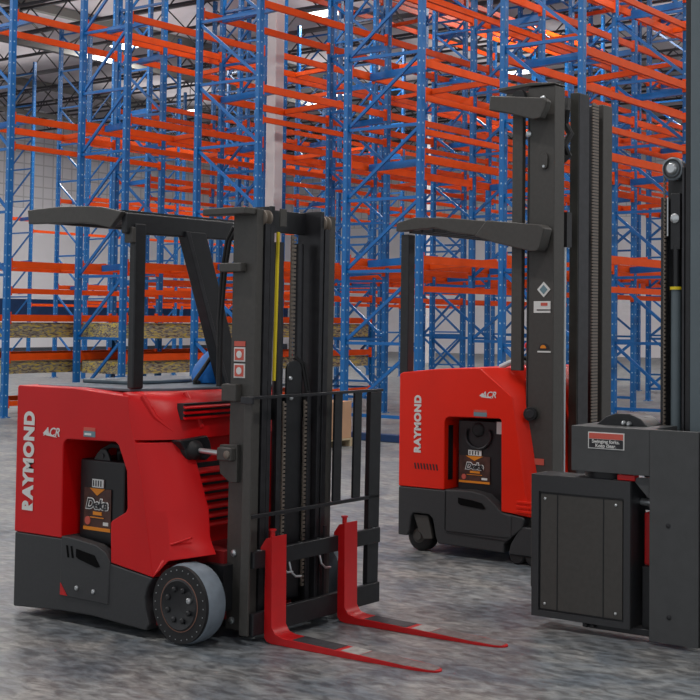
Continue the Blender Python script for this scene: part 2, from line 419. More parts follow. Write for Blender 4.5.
# ------------------------------------------------------------------ forklift 1 (left, front)
YS, YE = 4.28, 5.35
T1 = thing('forklift', (-5.3, 4.82, 0), 'red and charcoal forklift in front at the left, two red forks lowered', 'forklift')
body = M().prism([(-6.04, .425), (-6.04, 1.19), (-6.03, 1.2), (-5.57, 1.199), (-5.16, 1.172), (-5.138, 1.055), (-5.045, .771), (-4.952, .299), (-5.264, .339),
                  (-5.272, .535), (-5.262, .548), (-5.16, .60), (-5.150, .62), (-5.160, .80), (-5.225, .925), (-5.25, .94), (-5.62, .933), (-5.645, .92), (-5.652, .90), (-5.652, .425)], 'Y', YS, YE)
bd = part('body', body, RED, T1, bevel=.008)
# lower skirt
sk = M().prism([(-6.035, .032), (-6.035, .423), (-5.652, .423), (-5.65, .44), (-5.27, .335), (-4.955, .297), (-4.99, .25), (-5.008, .2), (-5.003, .14), (-4.978, .07), (-4.995, .04), (-5.19, .048), (-5.4, .06), (-5.65, .055)], 'Y', YS, YE)
part('skirt', sk, GREY2, T1, bevel=.01, label='charcoal lower skirt')
dr = part('battery_gate', M().prism([(-5.645, .135), (-5.645, .437), (-5.552, .435), (-5.374, .417), (-5.30, .388), (-5.266, .345), (-5.272, .13)], 'Y', YS-.006, YS+.05), GREY2, T1, bevel=.006, label='charcoal battery gate')
part('gate_slot', M().prism([(-5.52, .385), (-5.38, .365), (-5.335, .312), (-5.36, .306), (-5.50, .335), (-5.52, .345)], 'Y', YS-.009, YS-.005), VOID, dr, label='black slot')
for dx in (0, .035): part('gate_slot', M().prism([(-5.60+dx, .395), (-5.588+dx, .395), (-5.575+dx, .335), (-5.587+dx, .335)], 'Y', YS-.009, YS-.005), VOID, dr)
bolts([(-5.51, YS-.006, .188), (-5.38, YS-.006, .184)], (0, -1, 0), .012, .01, dr)
part('gate_hook', M().prism([(-5.64, .14), (-5.64, .2), (-5.585, .14)], 'Y', YS-.009, YS-.004), DKRED, dr)
# tunnel inner and battery
part('tunnel_lining', M().box(-5.70, -5.10, 4.62, 4.64, .30, .95), BLACK, T1)
bt = part('battery', M().box(-5.615, -5.27, 4.36, 4.61, .40, .83), BATT, T1, bevel=.01)
part('lifting_lug', M().prism([(-5.53, .82), (-5.50, .86), (-5.47, .885), (-5.43, .885), (-5.41, .86), (-5.39, .82)], 'Y', 4.37, 4.385), BATT, bt, bevel=.003)
part('lug_hole', M().cyl((-5.455, 4.366, .852), (-5.455, 4.372, .852), .013), BLACK, bt)
part('battery_cable', M().tube([(-5.52, 4.40, .80), (-5.49, 4.40, .875), (-5.42, 4.40, .905), (-5.32, 4.41, .90), (-5.25, 4.42, .86), (-5.22, 4.46, .80)], .013), RUB, bt)
part('battery_cable', M().tube([(-5.38, 4.42, .82), (-5.36, 4.40, .87), (-5.30, 4.40, .885), (-5.24, 4.42, .80)], .012), RUB, bt)
part('cable_tie', M().box(-5.205, -5.19, 4.40, 4.41, .80, .90), DKRED, bt)
deka_label(bt, -5.572, -5.362, .47, .685, 4.357)
# decals on the side
part('warning_decal', M().box(-5.49, -5.40, YS-.002, YS, .985, 1.003), DECRED, bd)
part('warning_decal', M().box(-5.49, -5.40, YS-.002, YS, .955, .984), DECBL, bd)
part('decal_text', M().box(-5.48, -5.43, YS-.004, YS-.002, .963, .974), WHITE, bd)
text('name_lettering', 'RAYMOND', (-5.925, YS-.002, .803), (0, 0, 1), (-1, 0, 0), .112, WHITE, bd, bold=.0065, sx=.86, spacing=1.13)
text('series_lettering', 'ACR', (-5.745, YS-.002, .963), (1, 0, 0), (0, 0, 1), .062, WHITE, bd, bold=.001, sx=1.05, shear=.3)
part('series_swoosh', M().prism([(-5.815, .955), (-5.79, .975), (-5.775, .96), (-5.70, .938), (-5.785, .945)], 'Y', YS-.003, YS-.001), WHITE, bd)
# front cowl
def cowl(secs, name, material, par, y_back=None, bevel=.0):
    R = []
    for z, pts, xb in secs:
        ym = YE+YS
        ring = []
        for i, p in enumerate(pts):
            zz = p[2] if len(p) > 2 else z
            ring.append((p[0], p[1], zz))
        R.append(ring+[(p[0], ym-p[1], (p[2] if len(p) > 2 else z)) for p in pts[::-1]]+[(xb, YE-.002, z), (xb, YS+.002, z)])
    return part(name, M().loft(R), material, par, bevel=bevel)
cowl([(.958, [(-5.103, 4.283), (-5.03, 4.325), (-4.955, 4.42), (-4.94, 4.56), (-4.94, 4.70)], -5.2),
      (1.05, [(-5.135, 4.283), (-5.06, 4.325), (-4.970, 4.43), (-4.955, 4.56), (-4.945, 4.70)], -5.2),
      (1.14, [(-5.155, 4.283), (-5.10, 4.325), (-5.005, 4.44), (-4.970, 4.57), (-4.965, 4.70)], -5.2),
      (1.172, [(-5.160, 4.290), (-5.115, 4.335), (-5.065, 4.45), (-5.01, 4.58), (-4.99, 4.70)], -5.2),
      (1.19, [(-5.165, 4.31), (-5.13, 4.36), (-5.09, 4.47), (-5.05, 4.60), (-5.03, 4.70)], -5.2)], 'front_hood', RED, T1)
# scoop ridges on the hood
m = M()
for pts in ([(-5.112, 4.335, 1.172), (-5.085, 4.345, 1.13), (-5.05, 4.36, 1.07), (-5.005, 4.40, 1.02), (-4.98, 4.425, .995)],
            [(-5.03, 4.535, 1.182), (-4.998, 4.54, 1.13), (-4.965, 4.56, 1.07), (-4.95, 4.575, 1.01)]):
    m.tube([Vector(p)+Vector((.0, -.004, 0)) for p in pts], .014)
part('hood_ridge', m, RED, T1)
# fender and lower front with centre panel
fl = [(.945, [(-5.098, 4.283), (-5.03, 4.318), (-4.975, 4.42), (-4.95, 4.50), (-4.955, 4.53)]),
      (.80, [(-5.055, 4.283), (-4.97, 4.318), (-4.905, 4.42), (-4.885, 4.50), (-4.935, 4.53)]),
      (.62, [(-5.012, 4.283), (-4.90, 4.310), (-4.83, 4.40), (-4.80, 4.49), (-4.90, 4.53)]),
      (.49, [(-4.985, 4.283), (-4.86, 4.298), (-4.79, 4.38), (-4.765, 4.47), (-4.90, 4.53)]),
      (.44, [(-4.975, 4.283, .42), (-4.845, 4.288, .44), (-4.77, 4.36, .455), (-4.74, 4.46, .46), (-4.90, 4.53, .46)]),
      (.40, [(-4.955, 4.283, .30), (-4.85, 4.282, .392), (-4.745, 4.35, .408), (-4.71, 4.46, .41), (-4.90, 4.53, .41)])]
for sgn in (0, 1):
    R = []
    for z, pts in fl:
        f = (lambda y: y) if not sgn else (lambda y: YS+YE-y)
        R.append([(p[0], f(p[1]), p[2] if len(p) > 2 else z) for p in pts]+[(-5.14, f(4.53), z), (-5.14, f(4.285), z)])
    fd = part('fender', M().loft(R), RED, T1, bevel=.004)
# recess line in the fender face
part('fender_crease', M().tube([(-4.925, 4.300, .56), (-4.94, 4.296, .50), (-4.92, 4.296, .462), (-4.84, 4.300, .47), (-4.77, 4.355, .50)], .006), RED, fd)
part('front_panel', M().box(-5.14, -4.97, 4.53, 5.10, .36, .955), RED, T1, bevel=.006)
gr = part('louvre_recess', M().box(-4.972, -4.966, 4.535, 5.0, .50, .83), BLACK, T1)
for i in range(7): part('louvre_slat', M().prism([(-4.968, .515+i*.046), (-4.94, .50+i*.046), (-4.94, .508+i*.046), (-4.968, .53+i*.046)], 'Y', 4.535, 5.0), RED, gr)
gr = part('louvre_recess', M().box(-4.99, -4.938, 4.445, 5.0, 1.055, 1.135), BLACK, T1)
for i in range(3): part('louvre_slat', M().prism([(-4.94, 1.06+i*.027), (-4.925, 1.055+i*.027), (-4.925, 1.061+i*.027), (-4.94, 1.07+i*.027)], 'Y', 4.440, 5.0), RED, gr)
# chassis behind wheels
part('chassis', M().box(-5.0, -4.70, 4.50, 5.13, .09, .42).box(-4.99, -4.90, 4.33, 5.30, .06, .36), mat('red_chassis', (130, 20, 24), .5), T1)
part('axle_housing', M().box(-4.80, -4.66, 4.46, 5.17, .14, .36), BLACK, T1)
# deck on top
dk = part('top_deck', M().prism([(-5.98, 4.36), (-5.24, 4.36), (-5.10, 4.52), (-5.06, 4.72), (-5.06, 5.30), (-5.98, 5.30)], 'Z', 1.188, 1.203), DECK, T1, bevel=.004)
part('arm_pad', M().prism([(-5.95, 4.62), (-5.95, 5.22), (-5.60, 5.22), (-5.52, 4.98), (-5.52, 4.72), (-5.58, 4.62)], 'Z', 1.203, 1.225), DECK, dk, bevel=.008)
# overhead guard
gd = thing  # alias
og = part('overhead_guard', M().prism([(-5.965, 2.131), (-5.694, 2.139), (-5.494, 2.133), (-5.377, 2.125), (-5.209, 2.093), (-5.297, 2.013), (-5.413, 2.036), (-5.515, 2.046), (-5.732, 2.052), (-5.955, 2.056)], 'Y', 4.26, 4.29), GREY, T1, bevel=.006)
part('guard_side_rail', M().prism([(-5.965, 2.131), (-5.5, 2.133), (-5.209, 2.093), (-5.297, 2.013), (-5.5, 2.046), (-5.955, 2.056)], 'Y', 5.31, 5.35), GREY, og, bevel=.006)
part('guard_front_bar', M().prism([(4.29, 2.092), (4.29, 1.985), (5.33, 1.995), (5.33, 2.092)], 'X', -5.25, -5.212), BLACK, og, bevel=.008)
m = M()
for i in range(9):
    m.box(-5.94+i*.085, -5.92+i*.085, 4.29, 5.31, 2.075, 2.105)
part('guard_bar', m, BLACK, og)
part('guard_rear_bar', M().box(-5.96, -5.925, 4.29, 5.31, 2.065, 2.12), GREY, og, bevel=.006)
part('guard_post', M().box(-5.245, -5.20, 4.34, 4.41, 1.203, 2.04), BLACK, T1, bevel=.008)
part('post_bracket', M().box(-5.255, -5.195, 4.315, 4.34, 1.94, 2.02), GREY, T1, bevel=.006)
part('guard_post', M().prism([(4.69, 2.02), (4.81, 2.02), (5.10, 1.203), (4.985, 1.203)], 'X', -5.27, -5.20), BLACK, T1, bevel=.006)
part('post_edge', M().prism([(4.665, 2.02), (4.695, 2.02), (4.99, 1.203), (4.96, 1.203)], 'X', -5.265, -5.195), RAIL, T1, bevel=.004)
# bag
# mast
MX0, MX1 = -4.705, -4.545
for sgn, ya in ((1, 4.52), (-1, 5.09)):
    part('outer_rail', channel(MX0, MX1, ya, sgn, .045, .016, .045, 2.10), GREY, T1, bevel=.003)
    part('middle_rail', channel(MX0+.012, MX1+.008, ya+sgn*.052, sgn, .034, .010, .07, 2.03), RAIL, T1, bevel=.002)
    m = M(); yw = ya+sgn*.118; yf = ya+sgn*.092
    m.prism([(MX0+.005, yw), (MX1+.004, yw), (MX1+.004, yf), (MX1-.012, yf), (MX1-.012, yw-sgn*.012), (MX0+.02, yw-sgn*.012), (MX0+.02, yf), (MX0+.005, yf)], 'Z', .06, 2.12)
    part('inner_rail', m, RAIL, T1, bevel=.002)
for za, zb in ((2.0, 2.115), (.12, .3), (1.05, 1.16)):
    part('mast_cross_member', M().box(-4.67, -4.65, 4.64, 4.995, za, zb), BLACK, T1, bevel=.004)
for y in (4.562, 4.600, 4.995, 5.030):
    part('mast_roller', M().lathe((-4.568, y, 2.06), (0, 1, 0), [(0, .034), (.003, .040), (.012, .040), (.014, .034)], 24), CHAIN, T1)
part('pulley_bracket', M().box(-4.53, -4.52, 4.655, 4.70, 2.02, 2.11), GREY, T1, bevel=.003)
for y in (4.765, 4.91):
    part('lift_cylinder', M().cyl((-4.615, y, .2), (-4.635, y, 1.95), .026), RAIL, T1)
cyc = part('centre_carrier', M().prism([(4.79, .15), (4.79, 1.30)]+[(4.845-.055*math.cos(math.radians(q)), 1.30+.05*math.sin(math.radians(q))) for q in range(15, 180, 15)]+[(4.90, 1.30), (4.90, .15)], 'X', -4.60, -4.585), BLACK, T1, bevel=.004)
bolts([(-4.585, 4.81, 1.26), (-4.585, 4.82, 1.16)], (1, 0, 0), .011, .012, cyc)
for ya in (4.705, 4.925): part('carriage_guide', M().box(-4.575, -4.56, ya, ya+.03, .1, 1.19), RAIL, T1, bevel=.002)
chain(-4.60, 4.835, 1.34, 2.0, .034, T1); chain(-4.57, 4.76, .2, 1.15, .020, T1); chain(-4.57, 4.912, .2, 1.15, .020, T1)
part('hose', M().tube([(-4.60, 4.735, 2.0), (-4.60, 4.728, 1.6), (-4.60, 4.72, 1.25)], .009), YEL, T1, label='yellow hose')
for y in (4.915, 4.935):
    part('hose', M().tube([(-4.60, y, .5), (-4.585, y+.015, .9), (-4.58, y+.02, 1.2), (-4.59, y-.005, 1.33), (-4.61, y-.05, 1.37)], .008), RUB, T1)
for z, y in ((.33, 4.70), (.30, 4.76), (.31, 4.98)):
    part('hydraulic_fitting', M().tube([(-4.52, y, z+.06), (-4.50, y, z), (-4.50, y+.03, z-.025), (-4.50, y+.07, z-.03)], .006), STEEL, T1)
# hoses and brackets left of the mast
part('mast_bracket', M().box(-4.83, -4.54, 4.44, 4.52, 2.07, 2.105), GREY, T1, bevel=.006)
part('mast_bracket', M().box(-4.75, -4.60, 4.48, 4.52, 1.79, 1.835), GREY, T1, bevel=.006)
m = M()
for i, dx in enumerate((.085, .115)):
    m.tube([(-4.82+dx, 4.56, 2.02), (-4.85+dx*.8, 4.56, 1.95), (-4.88+dx*.8, 4.56, 1.8), (-4.88+dx*.6, 4.56, 1.55), (-4.86+dx*.4, 4.56, 1.22)], .009)
part('hose', m, RUB, T1)
part('mast_step', M().box(-4.72, -4.62, 4.48, 4.52, 1.155, 1.24), GREY, T1, bevel=.006)
# decals on mast side
for z in (1.305, 1.385): 
    part('pictogram_decal', M().box(-4.672, -4.598, 4.516, 4.52, z-.035, z+.035), WHITE, T1)
    part('pictogram', M().box(-4.665, -4.605, 4.514, 4.516, z-.028, z+.028), DECRED, T1)
    part('pictogram_mark', M().cyl((-4.635, 4.513, z), (-4.635, 4.514, z), .018), WHITE, T1)
part('decal_header', M().box(-4.672, -4.598, 4.516, 4.52, 1.425, 1.45), DECRED, T1)
# tilt cylinder
part('boot_recess', M().prism([(4.40, .955), (4.44, .90), (4.50, .855), (4.58, .845), (4.62, .87), (4.60, .94), (4.58, .97)], 'X', -4.99, -4.915), BLACK, T1, bevel=.01)
part('tilt_boot', M().lathe((-5.0, 4.49, .905), (1, 0, -.02), [(0, .055), (.08, .055), (.085, .048), (.10, .048), (.12, .032), (.13, .018)], 28), RUB, T1)
part('tilt_rod', M().cyl((-4.9, 4.49, .905), (-4.73, 4.49, .898), .013), STEEL, T1)
br = part('tilt_bracket', M().prism([(-4.74, .94), (-4.74, .83), (-4.735, .80), (-4.67, .76), (-4.62, .76), (-4.62, .945)], 'Y', 4.495, 4.522), GREY, T1, bevel=.004)
part('tilt_clevis', M().box(-4.73, -4.63, 4.465, 4.50, .865, .93), GREY, br, bevel=.008)
bolts([(-4.655, 4.465, .898)], (0, -1, 0), .02, .01, br, 'clevis_pin', CHAIN)
bolts([(-4.652, 4.52, .415), (-4.660, 4.52, .088)], (0, -1, 0), .017, .012, T1)
# wheels
def wheel(par, x, y, sgn, r=.192, w=.13):
    t = part('wheel', M().lathe((x, y, r), (0, sgn, 0), [(0, r*.62), (.0, r*.80), (.004, r*.90), (.014, r*.97), (.03, r), (w-.03, r), (w, r*.94)], 56), TREAD, par)
    part('sidewall', M().ring((x, y-sgn*.006, r), (0, sgn, 0), r*.62, r*.955, .022, 56), RUB, t)
    part('hub', M().lathe((x, y+sgn*.004, r), (0, -sgn, 0), [(0, r*.65), (.010, r*.65), (.016, r*.60), (.012, r*.57), (.013, .001)], 40), BLACK, t)
    part('rim_ring', M().ring((x, y-sgn*.008, r), (0, sgn, 0), r*.645, r*.665, .02, 56), COPPER, t)
    for k in range(8):
        a = math.radians(22+45*k)
        part('wheel_nut', M().lathe((x+r*.40*math.cos(a), y-sgn*.008, r+r*.40*math.sin(a)), (0, -sgn, 0), [(0, .014), (.008, .014), (.013, .008)], 10), BLACK if k else STEEL, t)
    m = M()
    for k in range(26):
        a = 2*math.pi*k/26; rr = r*.86
        m.lathe((x+rr*math.cos(a), y-sgn*.006, r+rr*math.sin(a)), (0, -sgn, 0), [(0, .003), (.002, .003)], 6)
    part('tyre_vents', m, STEEL, t)
wheel(T1, -4.765, 4.285, 1, w=.12); wheel(T1, -4.765, 5.345, -1, w=.12)
part('steer_wheel', M().lathe((-5.7, 4.75, .11), (0, 1, 0), [(0, .1), (.01, .11), (.12, .11), (.13, .1)], 30), RUB, T1)
SCUFFD = mat('scuffed_dark', (52, 52, 56), .55, noise=.3, nscale=30)
SCUFFL = mat('scuffed_pale', (158, 156, 152), .45, noise=.25, nscale=30)
SCUFFB = mat('scuffed_brown', (118, 108, 106), .5, noise=.3, nscale=25)
# carriage, backrest and forks
XC = -4.50
cg = part('carriage_bar', M().box(XC, XC+.032, 4.47, 5.41, .362, .443), BLACK, T1, bevel=.004)
part('carriage_bar', M().box(XC, XC+.032, 4.47, 5.41, .045, .15), BLACK, T1, bevel=.004)
for ya in (4.66, 5.0): part('carriage_plate', M().box(XC-.012, XC, ya, ya+.02, .05, .5), RAIL, cg)
m = M()
for i in range(7): m.box(XC+.004, XC+.028, 4.52+i*.14, 4.527+i*.14, .443, .446)
part('carriage_notch', m, STEEL, cg)
lb = part('load_backrest', M().box(XC-.01, XC+.012, 4.455, 5.43, 1.172, 1.187), RAIL, T1, bevel=.002)
part('backrest_side', M().prism([(-4.545, .045), (-4.545, 1.165), (-4.53, 1.187), (-4.52, 1.187), (-4.495, 1.17), (-4.488, .045)], 'Y', 4.452, 4.466), GREY, lb, bevel=.003)
part('backrest_side', M().box(XC-.02, XC+.012, 5.325, 5.415, .045, 1.172), BLACK, lb, bevel=.003)
for y in (5.045, 5.200): part('backrest_bar', M().box(XC-.005, XC+.008, y, y+.058, .62, 1.172), BLACK, lb)
part('backrest_crossbar', M().box(XC-.008, XC+.012, 4.466, 5.41, .60, .618), RAIL, lb, bevel=.002)
part('backrest_bracket', M().box(-4.56, -4.48, 4.44, 4.456, 1.15, 1.185), RAIL, lb, bevel=.003)
for y0 in (4.545, 5.07):
    f = part('fork', M().prism([(-4.468, .445), (-4.445, .50), (-4.425, .512), (-4.42, .08), (-4.395, .048), (-4.35, .038), (-4.0, .029), (-4.0, .001), (-4.42, .001), (-4.452, .008), (-4.468, .025), (-4.470, .07)], 'Y', y0, y0+.10), DKRED, T1, bevel=.002)
    tipc = y0+.05
    secs = [[(x, tipc-hw+.012, 0.001), (x, tipc+hw+.012, .001), (x, tipc+hw+.012, zt), (x, tipc-hw+.012, zt)] for x, hw, zt in ((-4.0, .05, .029), (-3.6, .05, .014), (-3.55, .046, .0125), (-3.50, .038, .010), (-3.465, .026, .008), (-3.452, .01, .006))]
    secs[0] = [(p[0], p[1]-.012, p[2]) for p in secs[0]]
    part('fork_blade', M().loft(secs), DKRED, f)
    part('fork_hook', M().prism([(-4.50, .42), (-4.50, .455), (-4.465, .50), (-4.44, .505), (-4.468, .44)], 'Y', y0, y0+.10), DKRED, f, bevel=.003)
    part('fork_pin', M().cyl((-4.47, y0+.05, .49), (-4.47, y0+.05, .53), .012).cyl((-4.47, y0+.05, .53), (-4.47, y0+.05, .538), .018), DKRED, f)
    def top(xa, xb, name, material, lb, dy=0):
        def zt(x): return .038-(x+4.35)*(.009/.35) if x < -4.0 else .029-(x+4.0)*(.015/.40)
        w2 = M().prism([(xa, zt(xa)+.0006), (xb, zt(xb)+.0006), (xb, zt(xb)+.0012), (xa, zt(xa)+.0012)], 'Y', y0+.004+dy, y0+.096+dy)
        part(name, w2, material, f, label=lb)
    top(-4.29, -4.02, 'worn_patch', SCUFFD, 'dark scuffed patch')
    top(-3.99, -3.88, 'worn_patch', SCUFFL, 'bare pale steel patch', .005)
    top(-3.875, -3.61, 'worn_patch', SCUFFB, 'grey brown worn surface towards the tip', .008)
    tp = [(-3.608, .042, .0152), (-3.56, .042, .0138), (-3.50, .034, .0108), (-3.47, .022, .0092)]
    part('worn_patch', M().loft([[(x, tipc-hw+.012, z-.0008), (x, tipc+hw+.012, z-.0008), (x, tipc+hw+.012, z+.0006), (x, tipc-hw+.012, z+.0006)] for x, hw, z in tp]), SCUFFB, f, label='grey brown worn tip')
for ch in T1.children:
    kk = .006 if ch.name.split('.')[0] in ('outer_rail', 'middle_rail', 'inner_rail', 'mast_cross_member', 'mast_roller', 'lift_cylinder', 'lift_chain', 'centre_carrier', 'pulley_bracket') else (.012 if ch.name.split('.')[0] == 'load_backrest' else 0)
    if kk:
        for q in [ch]+list(ch.children):
            for v in q.data.vertices: v.co.x += kk*v.co.z
# bag on deck
bg_ = thing('bag', (-5.38, 5.06, 1.2), 'bright blue fabric bag with a black strap on top of the front forklift', 'bag')
secs = []
for z, sx, sy, cx in ((1.206, .085, .085, 0), (1.24, .095, .09, 0), (1.29, .088, .082, .005), (1.35, .075, .06, .014), (1.40, .038, .04, .022), (1.44, .012, .02, .028)):
    secs.append([(-5.38+cx*.5+sx*1.1*math.cos(a)*(1+.06*math.sin(3*a+z*40)), 5.04+cx*2.5+sy*1.45*math.sin(a)*(1+.05*math.cos(4*a+z*30)), z+.004*math.sin(5*a)) for a in [2*math.pi*k/20 for k in range(20)]])
part('pouch', M().loft(secs), BAG, bg_)
part('strap', M().tube([(-5.33, 4.86, 1.215), (-5.31, 4.91, 1.29), (-5.31, 4.98, 1.37), (-5.35, 5.09, 1.44)], .011).lathe((-5.35, 4.90, 1.204), (0, 0, 1), [(0, .022), (.012, .02), (.02, .01)], 10), RUB, bg_)

# ------------------------------------------------------------------ forklift 2 (middle)
Y2, Y2E = 6.88, 7.95
T2 = thing('forklift', (-5.0, 7.4, 0), 'bright red reach truck with a tall charcoal mast in the middle', 'forklift')
b2 = part('body', M().prism([(-5.53, .435), (-5.53, 1.195), (-5.50, 1.208), (-5.2, 1.238), (-4.86, 1.252), (-4.60, 1.07), (-4.508, .546), (-4.466, .31), (-4.55, .32), (-4.682, .33),
               (-4.688, .915), (-4.70, .926), (-5.105, .920), (-5.132, .908), (-5.142, .885), (-5.142, .435)], 'Y', Y2, Y2E), RED2, T2, bevel=.008)
def mirror2(pts): return [(p[0], p[1], p[2]) for p in pts]+[(p[0], Y2+Y2E-p[1], p[2]) for p in pts[::-1]]
part('front_cowl', M().loft([
    mirror2([(-4.66, 6.89, .33), (-4.47, 6.885, .31), (-4.41, 6.94, .31), (-4.385, 7.03, .31)]),
    mirror2([(-4.66, 6.89, .546), (-4.508, 6.885, .546), (-4.45, 6.94, .546), (-4.425, 7.03, .546)]),
    mirror2([(-4.67, 6.89, .85), (-4.560, 6.885, .85), (-4.505, 6.95, .85), (-4.480, 7.03, .85)]),
    mirror2([(-4.68, 6.89, 1.07), (-4.602, 6.885, 1.07), (-4.555, 6.95, 1.08), (-4.540, 7.03, 1.09)]),
    mirror2([(-4.87, 6.89, 1.248), (-4.86, 6.885, 1.253), (-4.76, 6.97, 1.253), (-4.675, 7.06, 1.253)])]), RED2, T2, bevel=.004)
for i in range(3): part('cowl_step', M().box(-4.56, -4.44, 6.872, 6.882, .335+i*.03, .35+i*.03), RED2, T2, bevel=.002)
part('skirt', M().prism([(-5.53, .105), (-5.53, .433), (-5.142, .433), (-5.13, .44), (-4.93, .445), (-4.81, .428), (-4.73, .372), (-4.68, .325), (-4.52, .308), (-4.50, .30), (-4.52, .235), (-4.60, .17), (-4.66, .12), (-4.66, .065), (-5.19, .075), (-5.21, .12), (-5.235, .235), (-5.27, .262), (-5.40, .262), (-5.42, .24), (-5.43, .14), (-5.45, .105)], 'Y', Y2, Y2E), GREY2, T2, bevel=.01, label='charcoal lower skirt')
g2 = part('battery_gate', M().prism([(-5.125, .165), (-5.125, .435), (-4.93, .443), (-4.81, .426), (-4.73, .37), (-4.68, .322), (-4.60, .31), (-4.60, .17), (-4.64, .165)], 'Y', Y2-.005, Y2+.03), GREY2, T2, bevel=.006)
part('gate_seam', M().tube([(-5.130, Y2-.003, .43), (-5.132, Y2-.003, .18), (-5.115, Y2-.003, .160), (-4.63, Y2-.003, .150)], .004, 6), BLACK, g2)
part('gate_slot', M().prism([(-5.02, .395), (-4.90, .385), (-4.83, .372), (-4.80, .34), (-4.82, .334), (-5.0, .348), (-5.02, .36)], 'Y', Y2-.009, Y2-.004), VOID, g2)
part('tunnel_lining', M().box(-5.15, -4.66, 7.2, 7.22, .30, .93), BLACK, T2)
part('tunnel_vent', M().box(-5.141, -5.137, 6.92, 6.97, .5, .86), BLACK, T2)
bt2 = part('battery', M().box(-5.085, -4.70, 6.955, 7.19, .30, .90), BATT, T2, bevel=.01)
part('battery_cable', M().tube([(-4.915+.10*math.cos(math.radians(a)), 6.945, .80+.085*math.sin(math.radians(a))) for a in range(150, 400, 15)], .008), RAIL, bt2)
part('cable_plug', M().lathe((-4.92, 6.955, .84), (0, -1, 0), [(0, .05), (.01, .045), (.02, .03)], 20), RUB, bt2)
part('battery_tag', M().box(-4.77, -4.73, 6.95, 6.955, .82, .90), WHITE, bt2)
deka_label(bt2, -5.07, -4.82, .487, .665, 6.952)
for i in range(8): part('vent_slot', M().prism([(-5.395+i*.026, .60), (-5.385+i*.026, .60), (-5.375+i*.026, .56), (-5.385+i*.026, .56)], 'Y', Y2-.003, Y2), BLACK, b2)
part('warning_decal', M().box(-4.905, -4.80, Y2-.002, Y2, .963, .978), DECRED, b2)
part('warning_decal', M().box(-4.905, -4.80, Y2-.002, Y2, .935, .962), DECBL, b2)
text('name_lettering', 'RAYMOND', (-5.365, Y2-.002, .862), (0, 0, 1), (-1, 0, 0), .074, WHITE, b2, bold=.0045, sx=.96, spacing=1.14)
text('series_lettering', 'ACR', (-4.785, Y2-.002, 1.078), (1, 0, 0), (0, 0, 1), .055, WHITE, b2, bold=.001, sx=1.05, shear=.3)
part('series_swoosh', M().prism([(-4.86, 1.07), (-4.835, 1.09), (-4.82, 1.07), (-4.75, 1.055), (-4.83, 1.06)], 'Y', Y2-.003, Y2-.001), WHITE, b2)
# wheels and foot
cs = part('caster_wheel', M().lathe((-5.385, 6.93, .105), (0, 1, 0), [(0, .08), (.01, .1), (.02, .105), (.08, .105), (.09, .09)], 32), RUB, T2)
part('caster_hub', M().lathe((-5.385, 6.925, .105), (0, -1, 0), [(0, .05), (.006, .03), (.012, .028)], 20), GREY, cs)
part('caster_fork', M().prism([(-5.415, .25), (-5.29, .25), (-5.25, .10), (-5.32, .09), (-5.37, .15)], 'Y', 6.90, 6.925), GREY, T2, bevel=.004)
part('outrigger', M().prism([(-4.63, .06), (-4.61, .13), (-4.55, .225), (-4.525, .246), (-4.36, .24), (-4.2, .16), (-3.95, .15), (-3.95, .06)], 'Y', 6.885, 7.02), GREY2, T2, bevel=.01)
part('outrigger', M().prism([(-4.68, .07), (-4.62, .20), (-4.56, .235), (-4.38, .235), (-4.2, .16), (-3.95, .15), (-3.95, .07)], 'Y', 7.80, 7.92), BLACK, T2, bevel=.01)
for yy_ in (6.93, 7.83):
    for xx_ in (-4.57, -4.45, -4.02):
        part('load_wheel', M().lathe((xx_, yy_-.035, .06), (0, 1, 0), [(0, .05), (.01, .06), (.11, .06), (.12, .05)], 24), RUB, T2)
part('base_frame', M().box(-5.45, -4.5, 7.0, 7.85, .08, .3), BLACK, T2)
# controls on top
m = M().tube([(-4.78, 7.0, 1.255), (-4.72, 7.02, 1.285), (-4.64, 7.05, 1.30), (-4.60, 7.07, 1.28), (-4.58, 7.07, 1.262)], .018)
part('control_handle', m, mat('silver_plastic', (190, 195, 198), .4), T2)
part('control_lever', M().cyl((-4.66, 7.05, 1.315), (-4.56, 7.07, 1.318), .016), RUB, T2)
part('warning_beacon', M().cyl((-4.62, 7.12, 1.26), (-4.62, 7.12, 1.33), .03).lathe((-4.62, 7.12, 1.33), (0, 0, 1), [(0, .026), (.05, .03), (.06, .04), (.08, .04), (.09, .03)], 20), RED2, T2)
# guard
part('guard_post', M().box(-5.54, -5.47, 6.89, 6.96, 1.19, 2.15), BLACK, T2, bevel=.006)
part('guard_post', M().box(-4.65, -4.57, 6.93, 6.97, 1.24, 2.98), GREY, T2, bevel=.004)
for ya, yb in ((6.86, 6.93), (7.87, 7.94)):
    part('guard_side_rail', M().prism([(-5.56, 2.17), (-5.56, 2.225), (-5.529, 2.235), (-5.405, 2.262), (-5.092, 2.246), (-4.799, 2.215), (-4.894, 2.123), (-5.091, 2.152), (-5.233, 2.185), (-5.381, 2.178), (-5.528, 2.17)], 'Y', ya, yb), GREY, T2, bevel=.006)
part('guard_arm', M().prism([(-4.785, 2.218), (-4.37, 2.175), (-4.335, 2.15), (-4.37, 2.03), (-4.39, 2.005), (-4.44, 2.005), (-4.728, 2.070), (-4.88, 2.118)], 'Y', 6.83, 6.93), GREY, T2, bevel=.008)
m = M()
for i in range(10): m.box(-5.5+i*.1, -5.48+i*.1, 6.93, 7.9, 2.16, 2.19)
part('guard_bar', m, BLACK, T2)
